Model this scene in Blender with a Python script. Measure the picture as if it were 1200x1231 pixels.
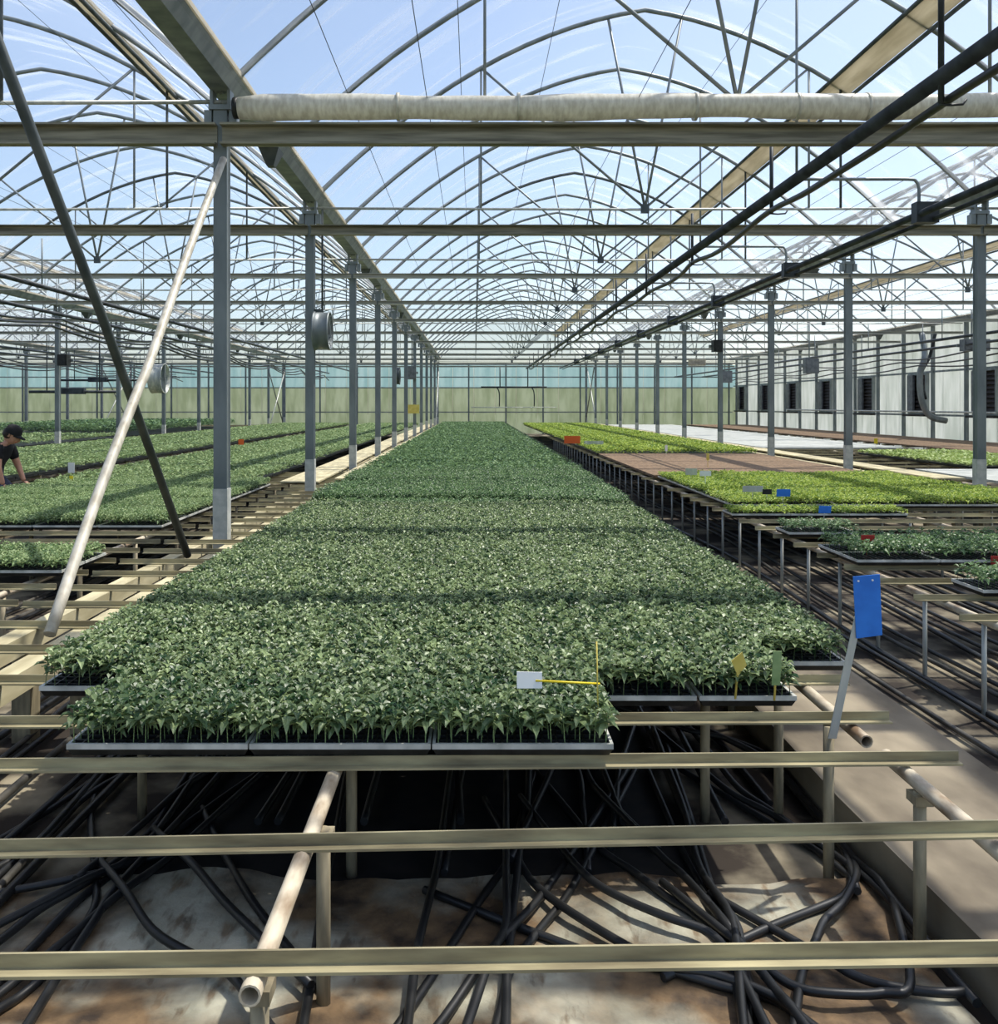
import bpy, bmesh, math, random
import numpy as np
from mathutils import Vector, Matrix
random.seed(7); RNG = np.random.default_rng(7)
PI = math.pi
for o in list(bpy.data.objects): bpy.data.objects.remove(o)
scene = bpy.context.scene
C = scene.collection

# ------------------------------------------------------------------ camera, sky, sun, exposure
EYE = 1.62; FPX = 1105.0; VX, VY = 570.0, 487.0        # eye height, focal length in pixels, vanishing point
cam_d = bpy.data.cameras.new('camera'); cam = bpy.data.objects.new('camera', cam_d); C.objects.link(cam)
cam.location = (0, 0, EYE); cam.rotation_euler = (PI/2, 0, 0)
cam_d.sensor_fit = 'HORIZONTAL'; cam_d.sensor_width = 36; cam_d.lens = 36*FPX/1200
cam_d.shift_x = (600-VX)/1200; cam_d.shift_y = -(615.5-VY)/1200
cam_d.clip_end = 500; cam_d.clip_start = 0.05
scene.camera = cam

SUN_DIR = Vector((0.45, 0.20, 1.0)).normalized()       # from the scene towards the sun
w = bpy.data.worlds.new('World'); scene.world = w; w.use_nodes = True
nt = w.node_tree; nt.nodes.clear()
sky = nt.nodes.new('ShaderNodeTexSky'); sky.sky_type = 'NISHITA'; sky.sun_disc = False
sky.sun_elevation = math.asin(SUN_DIR.z); sky.sun_rotation = math.atan2(SUN_DIR.x, SUN_DIR.y)
sky.air_density = 1.0; sky.dust_density = 1.8; sky.ozone_density = 1.0
bg = nt.nodes.new('ShaderNodeBackground'); bg.inputs[1].default_value = 0.195
wo = nt.nodes.new('ShaderNodeOutputWorld')
nt.links.new(sky.outputs[0], bg.inputs[0]); nt.links.new(bg.outputs[0], wo.inputs[0])
sl = bpy.data.lights.new('sun', 'SUN'); sl.energy = 5.2; sl.angle = math.radians(0.8); sl.color = (1.0, .955, .87)
so = bpy.data.objects.new('sun', sl); C.objects.link(so); so.location = (5, -6, 20)
so.rotation_euler = SUN_DIR.to_track_quat('Z', 'Y').to_euler()
scene.view_settings.view_transform = 'Standard'; scene.view_settings.look = 'None'
scene.view_settings.gamma = 1; scene.view_settings.use_curve_mapping = False
scene.view_settings.exposure = 0.15

def P(px, py, Y):            # a pixel direction taken out to depth Y
    return ((px-VX)*Y/FPX, Y, EYE-(py-VY)*Y/FPX)
def PZ(px, py, z):           # a pixel direction brought down onto the level z
    return P(px, py, (EYE-z)*FPX/(py-VY))

# ------------------------------------------------------------------ materials
def lin(c):
    return tuple(((v/255)/12.92 if v/255 <= .04045 else ((v/255+.055)/1.055)**2.4) for v in c)+(1,)
MATS = {}
def mat(name, c1, c2=None, scale=8, rough=.6, metal=0, spec=.4, bump=0, stretch=(1,1,1), island=0, detail=4, contrast=(.35,.65), transl=0, tcol=None, coord='Object'):
    m = bpy.data.materials.new(name); m.use_nodes = True; n = m.node_tree; b = n.nodes['Principled BSDF']
    b.inputs['Roughness'].default_value = rough; b.inputs['Metallic'].default_value = metal
    b.inputs['Specular IOR Level'].default_value = spec
    col = None
    if c2 is None:
        b.inputs['Base Color'].default_value = lin(c1)
    else:
        tc = n.nodes.new('ShaderNodeTexCoord'); mp = n.nodes.new('ShaderNodeMapping'); mp.inputs['Scale'].default_value = stretch
        if coord == 'World':
            g = n.nodes.new('ShaderNodeNewGeometry'); n.links.new(g.outputs['Position'], mp.inputs[0])
        else:
            n.links.new(tc.outputs[coord], mp.inputs[0])
        nz = n.nodes.new('ShaderNodeTexNoise'); nz.inputs['Scale'].default_value = scale; nz.inputs['Detail'].default_value = detail
        n.links.new(mp.outputs[0], nz.inputs['Vector'])
        rp = n.nodes.new('ShaderNodeValToRGB')
        rp.color_ramp.elements[0].position, rp.color_ramp.elements[1].position = contrast
        rp.color_ramp.elements[0].color = lin(c1); rp.color_ramp.elements[1].color = lin(c2)
        if island:
            g = n.nodes.new('ShaderNodeNewGeometry'); mx = n.nodes.new('ShaderNodeMath'); mx.operation = 'MULTIPLY_ADD'
            n.links.new(g.outputs['Random Per Island'], mx.inputs[0]); mx.inputs[1].default_value = island
            sb = n.nodes.new('ShaderNodeMath'); sb.operation = 'ADD'; sb.inputs[1].default_value = -island/2
            n.links.new(nz.outputs[0], sb.inputs[0]); n.links.new(sb.outputs[0], mx.inputs[2]); n.links.new(mx.outputs[0], rp.inputs[0])
        else:
            n.links.new(nz.outputs[0], rp.inputs[0])
        n.links.new(rp.outputs[0], b.inputs['Base Color']); col = rp.outputs[0]
        if bump:
            bp = n.nodes.new('ShaderNodeBump'); bp.inputs['Strength'].default_value = bump; bp.inputs['Distance'].default_value = .02
            n.links.new(nz.outputs[0], bp.inputs['Height']); n.links.new(bp.outputs[0], b.inputs['Normal'])
    if transl:
        t = n.nodes.new('ShaderNodeBsdfTranslucent'); ms = n.nodes.new('ShaderNodeMixShader'); ms.inputs[0].default_value = transl
        if tcol: t.inputs[0].default_value = lin(tcol)
        elif col: n.links.new(col, t.inputs[0])
        else: t.inputs[0].default_value = lin(c1)
        out = n.nodes['Material Output']
        n.links.new(b.outputs[0], ms.inputs[1]); n.links.new(t.outputs[0], ms.inputs[2]); n.links.new(ms.outputs[0], out.inputs[0])
    MATS[name] = m; return m

mat('galv', (112,120,122), (146,152,152), 6, .45, .35, stretch=(1,1,.4))
mat('galv_dark', (62,70,72), (92,98,98), 5, .5, .3)
mat('galv_light', (168,172,168), (206,206,196), 5, .45, .25, stretch=(3,3,.6))
mat('column', (98,107,110), (128,135,136), 5, .5, .25, stretch=(1,1,.3))
mat('white_paint', (158,162,158), (190,192,186), 12, .6, 0)
mat('bar', (118,108,84), (188,178,140), 7, .5, .15, stretch=(.5,3,3), contrast=(.3,.7), coord='World')
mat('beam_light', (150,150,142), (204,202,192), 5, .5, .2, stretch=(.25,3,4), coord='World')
mat('beam', (104,100,84), (164,158,138), 5, .5, .2, stretch=(.25,3,4), coord='World')  # near-beam copy, darkened for the shade inside the open channel
mat('pole_sunlit', (176,168,150), (214,208,192), 6, .5, .1, stretch=(3,3,.6), coord='World')
mat('rust_pipe', (128,104,78), (208,196,172), 11, .6, .1, stretch=(2,.6,2), contrast=(.3,.6), coord='World')
mat('post', (120,112,92), (168,156,128), 9, .6, .1, stretch=(3,3,.6), coord='World')
mat('cream', (168,158,124), (204,194,158), 4, .8, 0, stretch=(3,.6,3), coord='World')
mat('hose', (18,19,20), (40,41,42), 5, .42, 0, spec=.5, coord='World')
mat('hose_dusty', (42,41,38), (92,88,80), 6, .5, 0, coord='World')
mat('rail_black', (36,40,44), (66,72,76), 5, .5, .2)
mat('black_plastic', (20,21,21), (40,41,40), 20, .5)
mat('tray_rim', (166,167,160), (216,215,206), 10, .4, 0, stretch=(1,1,1), coord='World')  # lightened so the colour carries the light on the front rims
mat('soil', (34,26,20), (84,66,48), 60, .95)
mat('soil_bed', (96,78,60), (142,118,92), 18, .95, coord='World')
mat('stem', (120,146,92), (150,172,116), 20, .6)
mat('leaf_main', (36,70,38), (156,174,122), 9, .4, 0, spec=.45, island=.75, contrast=(.15,.85), transl=.28, coord='World')  # leaf tones widened so shadow and highlight contrast sits in the colour
mat('leaf_dark', (40,76,46), (132,160,108), 9, .42, 0, spec=.4, island=.7, contrast=(.15,.85), transl=.28, coord='World')
mat('leaf_lime', (84,122,38), (186,202,92), 9, .5, 0, island=.7, contrast=(.15,.85), transl=.3, coord='World')
mat('leaf_left', (90,120,74), (162,180,126), 9, .5, 0, island=.55, contrast=(.15,.85), transl=.28, coord='World')
mat('leaf_pale', (132,160,84), (182,198,124), 9, .5, 0, island=.5, contrast=(.15,.85), transl=.28, coord='World')
mat('fleece', (160,164,158), (186,188,182), 4, .9, 0, coord='World')
mat('wood_vent', (190,182,162), (222,215,198), 5, .7, 0, stretch=(2,.25,2), coord='World', transl=.55)
mat('film_roll', (206,202,188), (236,234,222), 6, .35, 0, stretch=(5,2,2), coord='World', transl=.3)
mat('panel_teal', (200,220,220), (220,234,233), 1.2, .5, 0, stretch=(3,1,.5), coord='World', transl=.88)
mat('panel_olive', (194,199,176), (214,217,198), 1.2, .5, 0, stretch=(3,1,.7), coord='World', transl=.88)
mat('panel_white', (212,215,210), (232,233,230), 1.2, .5, 0, stretch=(1,3,.7), coord='World', transl=.8)
mat('fan_dark', (34,30,28), (58,52,48), 8, .6)
mat('blade', (150,152,150), None, rough=.4, metal=.3)
mat('blue_card', (38,112,205), (48,128,222), 14, .45)
mat('white_card', (235,236,232), None, rough=.5)
mat('yellow', (232,206,40), None, rough=.5)
mat('ochre', (206,184,84), (226,206,110), 10, .5)
mat('red', (168,40,34), None, rough=.5)
mat('orange', (232,102,40), None, rough=.5)
mat('steel_grey', (96,100,102), (120,124,126), 10, .5, .2)
mat('skin', (190,142,116), None, rough=.55)
mat('black_cloth', (18,18,20), (30,30,33), 14, .9)
mat('hair', (40,28,22), None, rough=.6)
mat('trousers', (52,58,74), (66,72,88), 14, .9)
mat('concrete', (96,86,70), (150,138,116), 3.2, .75, 0, detail=8, stretch=(1,.5,1), bump=.15, coord='World')

def film_mat(name, col, base, streak, scl):
    m = bpy.data.materials.new(name); m.use_nodes = True; n = m.node_tree; n.nodes.clear()
    g = n.nodes.new('ShaderNodeNewGeometry')
    mp = n.nodes.new('ShaderNodeMapping'); mp.inputs['Rotation'].default_value = (0, 0, .5); mp.inputs['Scale'].default_value = scl
    nz = n.nodes.new('ShaderNodeTexNoise'); nz.inputs['Scale'].default_value = 1.0; nz.inputs['Detail'].default_value = 3; nz.inputs['Distortion'].default_value = .3
    rp = n.nodes.new('ShaderNodeMapRange'); rp.inputs[1].default_value = .52; rp.inputs[2].default_value = .72
    rp.inputs[3].default_value = base; rp.inputs[4].default_value = base+streak
    n.links.new(g.outputs['Position'], mp.inputs[0]); n.links.new(mp.outputs[0], nz.inputs['Vector']); n.links.new(nz.outputs[0], rp.inputs[0])
    tr = n.nodes.new('ShaderNodeBsdfTransparent'); tr.inputs[0].default_value = (.97,.975,.98,1)
    df = n.nodes.new('ShaderNodeBsdfDiffuse'); df.inputs[0].default_value = lin(col)
    tl = n.nodes.new('ShaderNodeBsdfTranslucent'); tl.inputs[0].default_value = lin(col)
    m1 = n.nodes.new('ShaderNodeMixShader'); m1.inputs[0].default_value = .65
    n.links.new(df.outputs[0], m1.inputs[1]); n.links.new(tl.outputs[0], m1.inputs[2])
    m2 = n.nodes.new('ShaderNodeMixShader'); n.links.new(rp.outputs[0], m2.inputs[0])
    n.links.new(tr.outputs[0], m2.inputs[1]); n.links.new(m1.outputs[0], m2.inputs[2])
    gl = n.nodes.new('ShaderNodeBsdfGlossy'); gl.inputs['Roughness'].default_value = .15
    m3 = n.nodes.new('ShaderNodeMixShader'); m3.inputs[0].default_value = .03
    n.links.new(m2.outputs[0], m3.inputs[1]); n.links.new(gl.outputs[0], m3.inputs[2])
    out = n.nodes.new('ShaderNodeOutputMaterial'); n.links.new(m3.outputs[0], out.inputs[0])
    MATS[name] = m
film_mat('film', (240,243,246), .12, .34, (.5, 3.2, .5))
film_mat('film_gable', (232,238,238), .45, .2, (1, 1, .3))

def floor_mat():     # dirty pale ground sheet with brown soil lying on it in patches
    m = bpy.data.materials.new('ground_sheet'); m.use_nodes = True; n = m.node_tree; b = n.nodes['Principled BSDF']; b.inputs['Roughness'].default_value = .8
    g = n.nodes.new('ShaderNodeNewGeometry')
    def noise(s, d, st):
        mp = n.nodes.new('ShaderNodeMapping'); mp.inputs['Scale'].default_value = st; n.links.new(g.outputs['Position'], mp.inputs[0])
        z = n.nodes.new('ShaderNodeTexNoise'); z.inputs['Scale'].default_value = s; z.inputs['Detail'].default_value = d; n.links.new(mp.outputs[0], z.inputs['Vector']); return z
    def ramp(src, a, c, p):
        r = n.nodes.new('ShaderNodeValToRGB'); r.color_ramp.elements[0].position, r.color_ramp.elements[1].position = p
        r.color_ramp.elements[0].color = a; r.color_ramp.elements[1].color = c; n.links.new(src, r.inputs[0]); return r
    n1 = noise(3.0, 6, (1.3,.8,1)); n2 = noise(14, 8, (1,1,1)); n3 = noise(1.7, 10, (1,1,1)); n4 = noise(22, 6, (1,.35,1))
    sheet = ramp(n1.outputs[0], lin((112,112,96)), lin((186,182,162)), (.3,.68))
    soil = ramp(n2.outputs[0], lin((52,40,28)), lin((122,98,68)), (.3,.7))
    ms = ramp(n3.outputs[0], (0,0,0,1), (1,1,1,1), (.41,.53))
    sp = ramp(n4.outputs[0], (0,0,0,1), (1,1,1,1), (.5,.66))
    mxm = n.nodes.new('ShaderNodeMath'); mxm.operation = 'MAXIMUM'
    sc = n.nodes.new('ShaderNodeMath'); sc.operation = 'MULTIPLY'; sc.inputs[1].default_value = .8
    n.links.new(sp.outputs[0], sc.inputs[0]); n.links.new(sc.outputs[0], mxm.inputs[1]); n.links.new(ms.outputs[0], mxm.inputs[0])
    mx = n.nodes.new('ShaderNodeMix'); mx.data_type = 'RGBA'
    n.links.new(mxm.outputs[0], mx.inputs[0]); n.links.new(sheet.outputs[0], mx.inputs[6]); n.links.new(soil.outputs[0], mx.inputs[7])
    n.links.new(mx.outputs[2], b.inputs['Base Color'])
    bp = n.nodes.new('ShaderNodeBump'); bp.inputs['Strength'].default_value = .5; bp.inputs['Distance'].default_value = .03
    n.links.new(n2.outputs[0], bp.inputs['Height']); n.links.new(bp.outputs[0], b.inputs['Normal'])
    MATS['ground_sheet'] = m
floor_mat()
mat('soil_floor', (46,38,30), (150,140,118), 2.2, .9, 0, detail=9, contrast=(.46,.66), bump=.4, coord='World')  # noise mixes pale patches into the dark floor colour
mat('shade_sheet', (16,15,14), (34,31,27), 9, .9, 0, detail=6, coord='World')
mat('outside', (104,112,84), (138,140,112), .4, .9, coord='World')

# ------------------------------------------------------------------ mesh helpers
class MB:
    def __init__(s): s.v = []; s.f = []; s.sm = []
    def raw(s, vs, fs, smooth=False):
        k = len(s.v); s.v += [tuple(p) for p in vs]
        for f in fs: s.f.append(tuple(i+k for i in f)); s.sm.append(smooth)
        return s
    def box(s, x0, x1, y0, y1, z0, z1):
        return s.raw([(x0,y0,z0),(x1,y0,z0),(x1,y1,z0),(x0,y1,z0),(x0,y0,z1),(x1,y0,z1),(x1,y1,z1),(x0,y1,z1)],
                     [(0,3,2,1),(4,5,6,7),(0,1,5,4),(1,2,6,5),(2,3,7,6),(3,0,4,7)])
    def tube(s, pts, r, n=8, caps=True):
        pts = [Vector(p) for p in pts]; rs = r if isinstance(r, (list,tuple)) else [r]*len(pts)
        rings = []; up = None
        for i, p in enumerate(pts):
            a = pts[max(i-1,0)]; b = pts[min(i+1,len(pts)-1)]; t = (b-a).normalized()
            if up is None: up = Vector((0,0,1)) if abs(t.z) < .9 else Vector((1,0,0))
            u = t.cross(up).normalized(); q = u.cross(t).normalized(); up = q
            rings.append([p+(u*math.cos(2*PI*k/n)+q*math.sin(2*PI*k/n))*rs[i] for k in range(n)])
        vs = [p for rg in rings for p in rg]; fs = []
        for i in range(len(pts)-1):
            for k in range(n): fs.append((i*n+k, i*n+(k+1)%n, (i+1)*n+(k+1)%n, (i+1)*n+k))
        s.raw(vs, fs, True)
        if caps:
            k0 = len(s.v)-len(vs)
            s.f.append(tuple(k0+k for k in range(n))[::-1]); s.sm.append(False)
            s.f.append(tuple(k0+(len(pts)-1)*n+k for k in range(n))); s.sm.append(False)
        return s
    def extrude(s, prof, axis, a, b):        # closed 2-D outline swept along an axis
        n = len(prof)
        if axis == 'x': vs = [(a,p,q) for p,q in prof]+[(b,p,q) for p,q in prof]
        elif axis == 'y': vs = [(p,a,q) for p,q in prof]+[(p,b,q) for p,q in prof]
        else: vs = [(p,q,a) for p,q in prof]+[(p,q,b) for p,q in prof]
        return s.raw(vs, [(k,(k+1)%n,n+(k+1)%n,n+k) for k in range(n)]+[tuple(range(n))[::-1], tuple(range(n,2*n))])
    def lathe(s, prof, n=20, M=None):        # (r, z) outline turned about z
        vs = []; fs = []
        for r, z in prof:
            for k in range(n): vs.append((r*math.cos(2*PI*k/n), r*math.sin(2*PI*k/n), z))
        for i in range(len(prof)-1):
            for k in range(n): fs.append((i*n+k, i*n+(k+1)%n, (i+1)*n+(k+1)%n, (i+1)*n+k))
        if M is not None: vs = [tuple(M @ Vector(v)) for v in vs]
        return s.raw(vs, fs, True)
    def mesh(s, name, m, recalc=True):
        me = bpy.data.meshes.new(name); me.from_pydata(s.v, [], s.f)
        me.polygons.foreach_set('use_smooth', s.sm)
        if recalc:
            bm = bmesh.new(); bm.from_mesh(me); bmesh.ops.recalc_face_normals(bm, faces=bm.faces); bm.to_mesh(me); bm.free()
        if m: me.materials.append(MATS[m])
        me.update(); return me
def smooth_pts(pts, sub=4):                  # Catmull-Rom through the points
    p = [Vector(q) for q in pts]; p = [p[0]*2-p[1]]+p+[p[-1]*2-p[-2]]; out = []
    for i in range(1, len(p)-2):
        for k in range(sub):
            t = k/sub; a, b, c, d = p[i-1], p[i], p[i+1], p[i+2]
            out.append(.5*((2*b)+(c-a)*t+(2*a-5*b+4*c-d)*t*t+(3*b-a-3*c+d)*t**3))
    out.append(p[-2]); return out
def link(name, data, parent=None, loc=(0,0,0), rotz=0, scale=None):
    o = bpy.data.objects.new(name, data); C.objects.link(o); o.location = loc; o.rotation_euler = (0,0,rotz)
    if scale: o.scale = scale
    if parent: o.parent = parent
    return o
def tag(o, label, cat=None, group=None, kind=None):
    if label: o['label'] = label
    if cat: o['category'] = cat
    if group: o['group'] = group
    if kind: o['kind'] = kind
    return o
def thing(name, label, cat, loc=(0,0,0), group=None, rotz=0):
    return tag(link(name, None, None, loc, rotz), label, cat, group)
def part(name, mb, m, parent, loc=(0,0,0), label=None):
    o = link(name, mb if isinstance(mb, bpy.types.Mesh) else mb.mesh(name, m), parent, loc)
    if label: o['label'] = label
    return o
def solo(name, mb, m, label, cat, group=None, loc=(0,0,0)):
    return tag(link(name, mb if isinstance(mb, bpy.types.Mesh) else mb.mesh(name, m), None, loc), label, cat, group)
def struct(name, mb, m, label=None):
    o = link(name, mb.mesh(name, m) if mb else None); o['kind'] = 'structure'
    if label: o['label'] = label
    return o

# ------------------------------------------------------------------ layout numbers (metres)
ROWS = [-19.2, -10.6, -2.03, 6.27, 14.57]              # column rows (across)
FRAMES = [3.4+4*i for i in range(13)]                   # frames (along), 3.4 .. 51.4
Y0, Y1 = -2.6, 52.0
Z_BEAM, Z_TIE, Z_SPRING, Z_RIDGE = 3.77, 4.06, 4.14, 6.52
BAR_Z = 0.57
BAYS = [(ROWS[i], ROWS[i+1]) for i in range(4)]
BAYS = [(-27.8, ROWS[0])]+BAYS
def arch_z(t): t = abs(t); return Z_RIDGE-(Z_RIDGE-Z_SPRING)*(.25*t+.75*t*t)

# ------------------------------------------------------------------ the setting
fl = MB(); fl.box(-28, 15, -3, 52.2, -.2, 0); struct('floor', fl, 'soil_floor', 'dark earth floor with pale patches')
og = MB(); og.box(-120, 120, -60, 180, -.5, -.21); struct('floor_outside', og, 'outside', 'open ground outside the greenhouse')
sb = MB()
edge = [1.36+.012*math.sin(i*1.7)+.008*math.sin(i*4.1) for i in range(60)]
for i in range(59):
    ya, yb = -2+i*.9, -2+(i+1)*.9
    sb.raw([(edge[i],ya,0.001),(2.06,ya,0.001),(2.06,yb,0.001),(edge[i+1],yb,0.001),(edge[i],ya,.17),(2.06,ya,.17),(2.06,yb,.17),(edge[i+1],yb,.17)],
           [(4,5,6,7),(0,4,7,3),(1,2,6,5)]+([(0,1,5,4)] if i == 0 else [])+([(2,3,7,6)] if i == 58 else []))
struct('floor_walkway', sb, 'concrete', 'raised concrete walkway beside the central bench')
for x0, x1 in ((-6.35,-5.7),):
    a = MB(); a.box(x0, x1, 2, 50, 0.001, .06); struct('floor_walkway', a, 'concrete', 'concrete aisle between the left benches')

def gz(x, y): return .026+.009*math.sin(x*7+y*3+1.5*math.sin(x*2.3))+.006*math.sin(x*3.1-y*9+1.2*math.sin(y*4))+.007*abs(math.sin(x*15+2.3*math.sin(y*5)))
gs = MB(); NX, NY = 90, 56; vs = []; fs = []
for j in range(NY+1):
    for i in range(NX+1):
        x = -2.2+3.5*i/NX; y = .9+2.2*j/NY+(.03*math.sin(x*5)+.015*math.sin(x*13))*(j/NY)
        vs.append((x, y, gz(x, y)))
for j in range(NY):
    for i in range(NX): q = j*(NX+1)+i; fs.append((q,q+1,q+NX+2,q+NX+1))
gs.raw(vs, fs, True); solo('ground_sheet', gs, 'ground_sheet', 'crumpled pale ground sheet stained with brown soil under the crossbars', 'ground sheet')
wm = MB(); wm.box(-1.2, .78, 3.1, 30, .001, .006); solo('shade_sheet', wm, 'shade_sheet', 'black sheet standing in for deep shade on the ground beneath the central bed', 'shade sheet')  # black sheet added to deepen the shade under the bed

# roof film, one sheet for each bay
for bi, (a, b) in enumerate(BAYS):
    c = (a+b)/2; h = (b-a)/2; f = MB(); nx, ny = 36, 28; vs = []; fs = []
    for j in range(ny+1):
        y = Y0+(Y1-Y0)*j/ny
        for i in range(nx+1):
            t = -1+2*i/nx; vs.append((c+t*(h-.1), y, arch_z(t)+.045-.012*math.sin(j*PI)))
    for j in range(ny):
        for i in range(nx): k = j*(nx+1)+i; fs.append((k,k+1,k+nx+2,k+nx+1))
    f.raw(vs, fs, True); struct('ceiling', f, 'film', 'clear plastic film roof of one arched bay')
    g = MB(); vs = [(c+(-1+2*i/24)*(h-.1), Y1-.02, arch_z(-1+2*i/24)+.04) for i in range(25)]
    g.raw(vs, [tuple(range(25))]); struct('wall_gable', g, 'film_gable', 'milky film gable end of one bay')

# far end wall: sheets between posts and girts
wb = struct('wall_back', None, None, 'translucent sheet end wall, teal above and olive below')
pw = 1.2; up = MB().box(0, pw-.02, 0, .03, 0, 1.26).mesh('panel', 'panel_teal'); lo = MB().box(0, pw-.02, 0, .03, 0, 1.36).mesh('panel', 'panel_olive'); lo2 = MB().box(0, pw-.02, 0, .03, 0, 1.2).mesh('panel', 'panel_olive')
for i in range(36):
    x = -27.6+i*pw
    part('panel', up, None, wb, (x, 52.02+.008*(i%2), 2.62)); part('panel', lo, None, wb, (x, 52.02+.008*(i%2), 1.24)); part('panel', lo2, None, wb, (x, 52.02+.008*(i%2), .02))
gm = MB().box(-27.8, 14.6, 51.93, 52.0, -.03, .03).mesh('girt', 'galv')
for z in (1.22, 2.6, 3.2, 3.9): part('girt', gm, None, wb, (0, 0, z))
pm = MB().box(-.04, .04, 51.88, 51.96, 0, 4.0).mesh('post', 'column')
for i in range(20): part('post', pm, None, wb, (-25.5+i*2.1, 0, 0))
wl = MB(); wl.box(-27.95, -27.85, Y0, 52, 0, 4.15); struct('wall_left', wl, 'panel_white')

# right side wall: panels, posts, ledge, girts
wr = struct('wall_right', None, None, 'white panelled side wall with dark exhaust fans')
XW = 14.75
pl = [MB().box(XW, XW+.03, .01, .99, 0, h).mesh('panel', 'panel_white') for h in (1.28, 1.36, 1.48)]
for fi in range(-2, 13):
    y = -.1+4*fi
    for k in range(4):
        yy = y+k
        if yy > 51.5 or yy < -3: continue
        part('panel', pl[0], None, wr, (.004*(k%2), yy, .02))
        if k != 2: part('panel', pl[1], None, wr, (.004*(k%2), yy, 1.32))
        part('panel', pl[2], None, wr, (.004*(k%2), yy, 2.7))
gy = MB().box(XW-.07, XW-.01, Y0, 52, -.03, .03).mesh('girt', 'galv')
for z in (1.3, 2.69, 4.2): part('girt', gy, None, wr, (0, 0, z))
ps = MB().box(XW-.12, XW-.02, -.045, .045, 0, 4.2).mesh('post', 'column')
for i in range(26): part('post', ps, None, wr, (0, 1.4+2*i, 0))

# exhaust fans in the side wall
def fan_meshes():
    fr = MB(); 
    fr.box(-.08,.06,-.62,-.56,0,1.34); fr.box(-.08,.06,.56,.62,0,1.34); fr.box(-.08,.06,-.56,.56,0,.06); fr.box(-.08,.06,-.56,.56,1.28,1.34)
    bk = MB(); bk.box(.03,.05,-.56,.56,.06,1.28)
    sl = MB()
    for k in range(9):
        z = .12+k*.128; sl.raw([(-.05,-.55,z),(-.05,.55,z),(.02,.55,z+.1),(.02,-.55,z+.1)], [(0,1,2,3)])
    sh = MB(); sh.box(-.14,-.07,.16,.56,.05,1.29)
    lg = MB(); lg.box(-.22,-.02,-.75,.75,-.08,-.02)
    return fr.mesh('frame','galv'), bk.mesh('fan_back','fan_dark'), sl.mesh('louvre','fan_dark'), sh.mesh('shutter','steel_grey'), lg.mesh('ledge','fan_dark')
FM = fan_meshes()
for i in range(7):
    y = 26.4+4*i
    t = thing('exhaust_fan', 'dark louvred exhaust fan set into the white side wall', 'fan', (XW-.03, y, 1.33), 'exhaust fans along the side wall')
    for nm, me in zip(('frame','fan_back','louvre','shutter','ledge'), FM): link(nm, me, t)

# ------------------------------------------------------------------ columns
cw = .054
def col_mesh():
    s = MB(); s.extrude([(-cw,-cw),(cw,-cw),(cw,-cw+.012),(.045,-cw+.02),(.045,cw-.02),(cw,cw-.012),(cw,cw),(-cw,cw),(-cw,cw-.012),(-.045,cw-.02),(-.045,-cw+.02),(-cw,-cw+.012)], 'z', 0, 4.02)
    p = MB(); e = cw+.004; p.box(-e, e, -e, e, .46, .95)
    h = MB(); h.box(-.09,.09,-.07,.07,3.98,4.02)
    for sx in (-1,1):
        h.box(sx*.07-.012, sx*.07+.012, -.06,.06, 4.02, 4.14); h.box(sx*.1-.03, sx*.1+.03, -.05,.05, 3.86, 3.98)
    return s.mesh('shaft','column'), p.mesh('painted_base','white_paint'), h.mesh('head_bracket','galv')
CM = col_mesh()
COLS = {}
for ri, x in enumerate(ROWS[:-1]):
    for fi, y in enumerate(FRAMES):
        if x == 6.27 and y < 5: lab = 'grey steel column of the right row outside the walkway'
        lab = {0:'grey steel column of the farthest left row', 1:'grey steel column standing beyond the left benches', 2:'grey steel column with white foot beside the central bench', 3:'grey steel column with white foot beyond the lime green bed'}[ri]
        grp = {0:'columns of the farthest left row', 1:'columns beyond the left benches', 2:'columns beside the central bench', 3:'columns beyond the lime green bed'}[ri]
        if ri == 2 and fi == 1: lab = 'thick grey steel column where the crossed brace poles meet'; 
        if ri == 2 and fi == 2: lab = 'grey steel column carrying a round drum fan on its side'
        t = thing('column', lab, 'column', (x, y, 0), grp)
        link('shaft', CM[0], t); link('painted_base', CM[1], t); link('head_bracket', CM[2], t)
        COLS[(ri, fi)] = t

# gutters along the column rows
for ri, x in enumerate(ROWS):
    t = thing('gutter', ['weathered steel gutter above the farthest left columns','weathered steel gutter over the columns beyond the left benches','weathered steel gutter running over the columns beside the central bench','dark steel gutter running over the columns beyond the lime bed','steel gutter along the top of the white side wall'][ri], 'gutter', (x, 0, 4.14))
    g = MB(); g.extrude([(-.15,.12),(-.13,.12),(-.07,.015),(.07,.015),(.13,.12),(.15,.12),(.15,.105),(.08,0),(-.08,0),(-.15,.105)], 'y', Y0, Y1)
    part('trough', g, 'galv', t)
    l = MB()
    for sx in (-1, 1): l.extrude([(sx*.15-.015,.11),(sx*.15+.015,.11),(sx*.15+.015,.15),(sx*.15-.015,.15)], 'y', Y0, Y1)
    part('film_clip_rail', l, 'wood_vent', t)
    dm = MB(); dm.raw([(-.1,-.12,0),(.1,-.12,0),(.1,.12,0),(-.1,.12,0),(-.035,-.05,-.16),(.035,-.05,-.16),(.035,.05,-.16),(-.035,.05,-.16)], [(0,1,5,4),(1,2,6,5),(2,3,7,6),(3,0,4,7),(4,5,6,7)])
    me = dm.mesh('drip_box','galv_dark')
    for k in range(6): link('drip_box', me, t, (.02, 9.1+8*k, 0))

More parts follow.
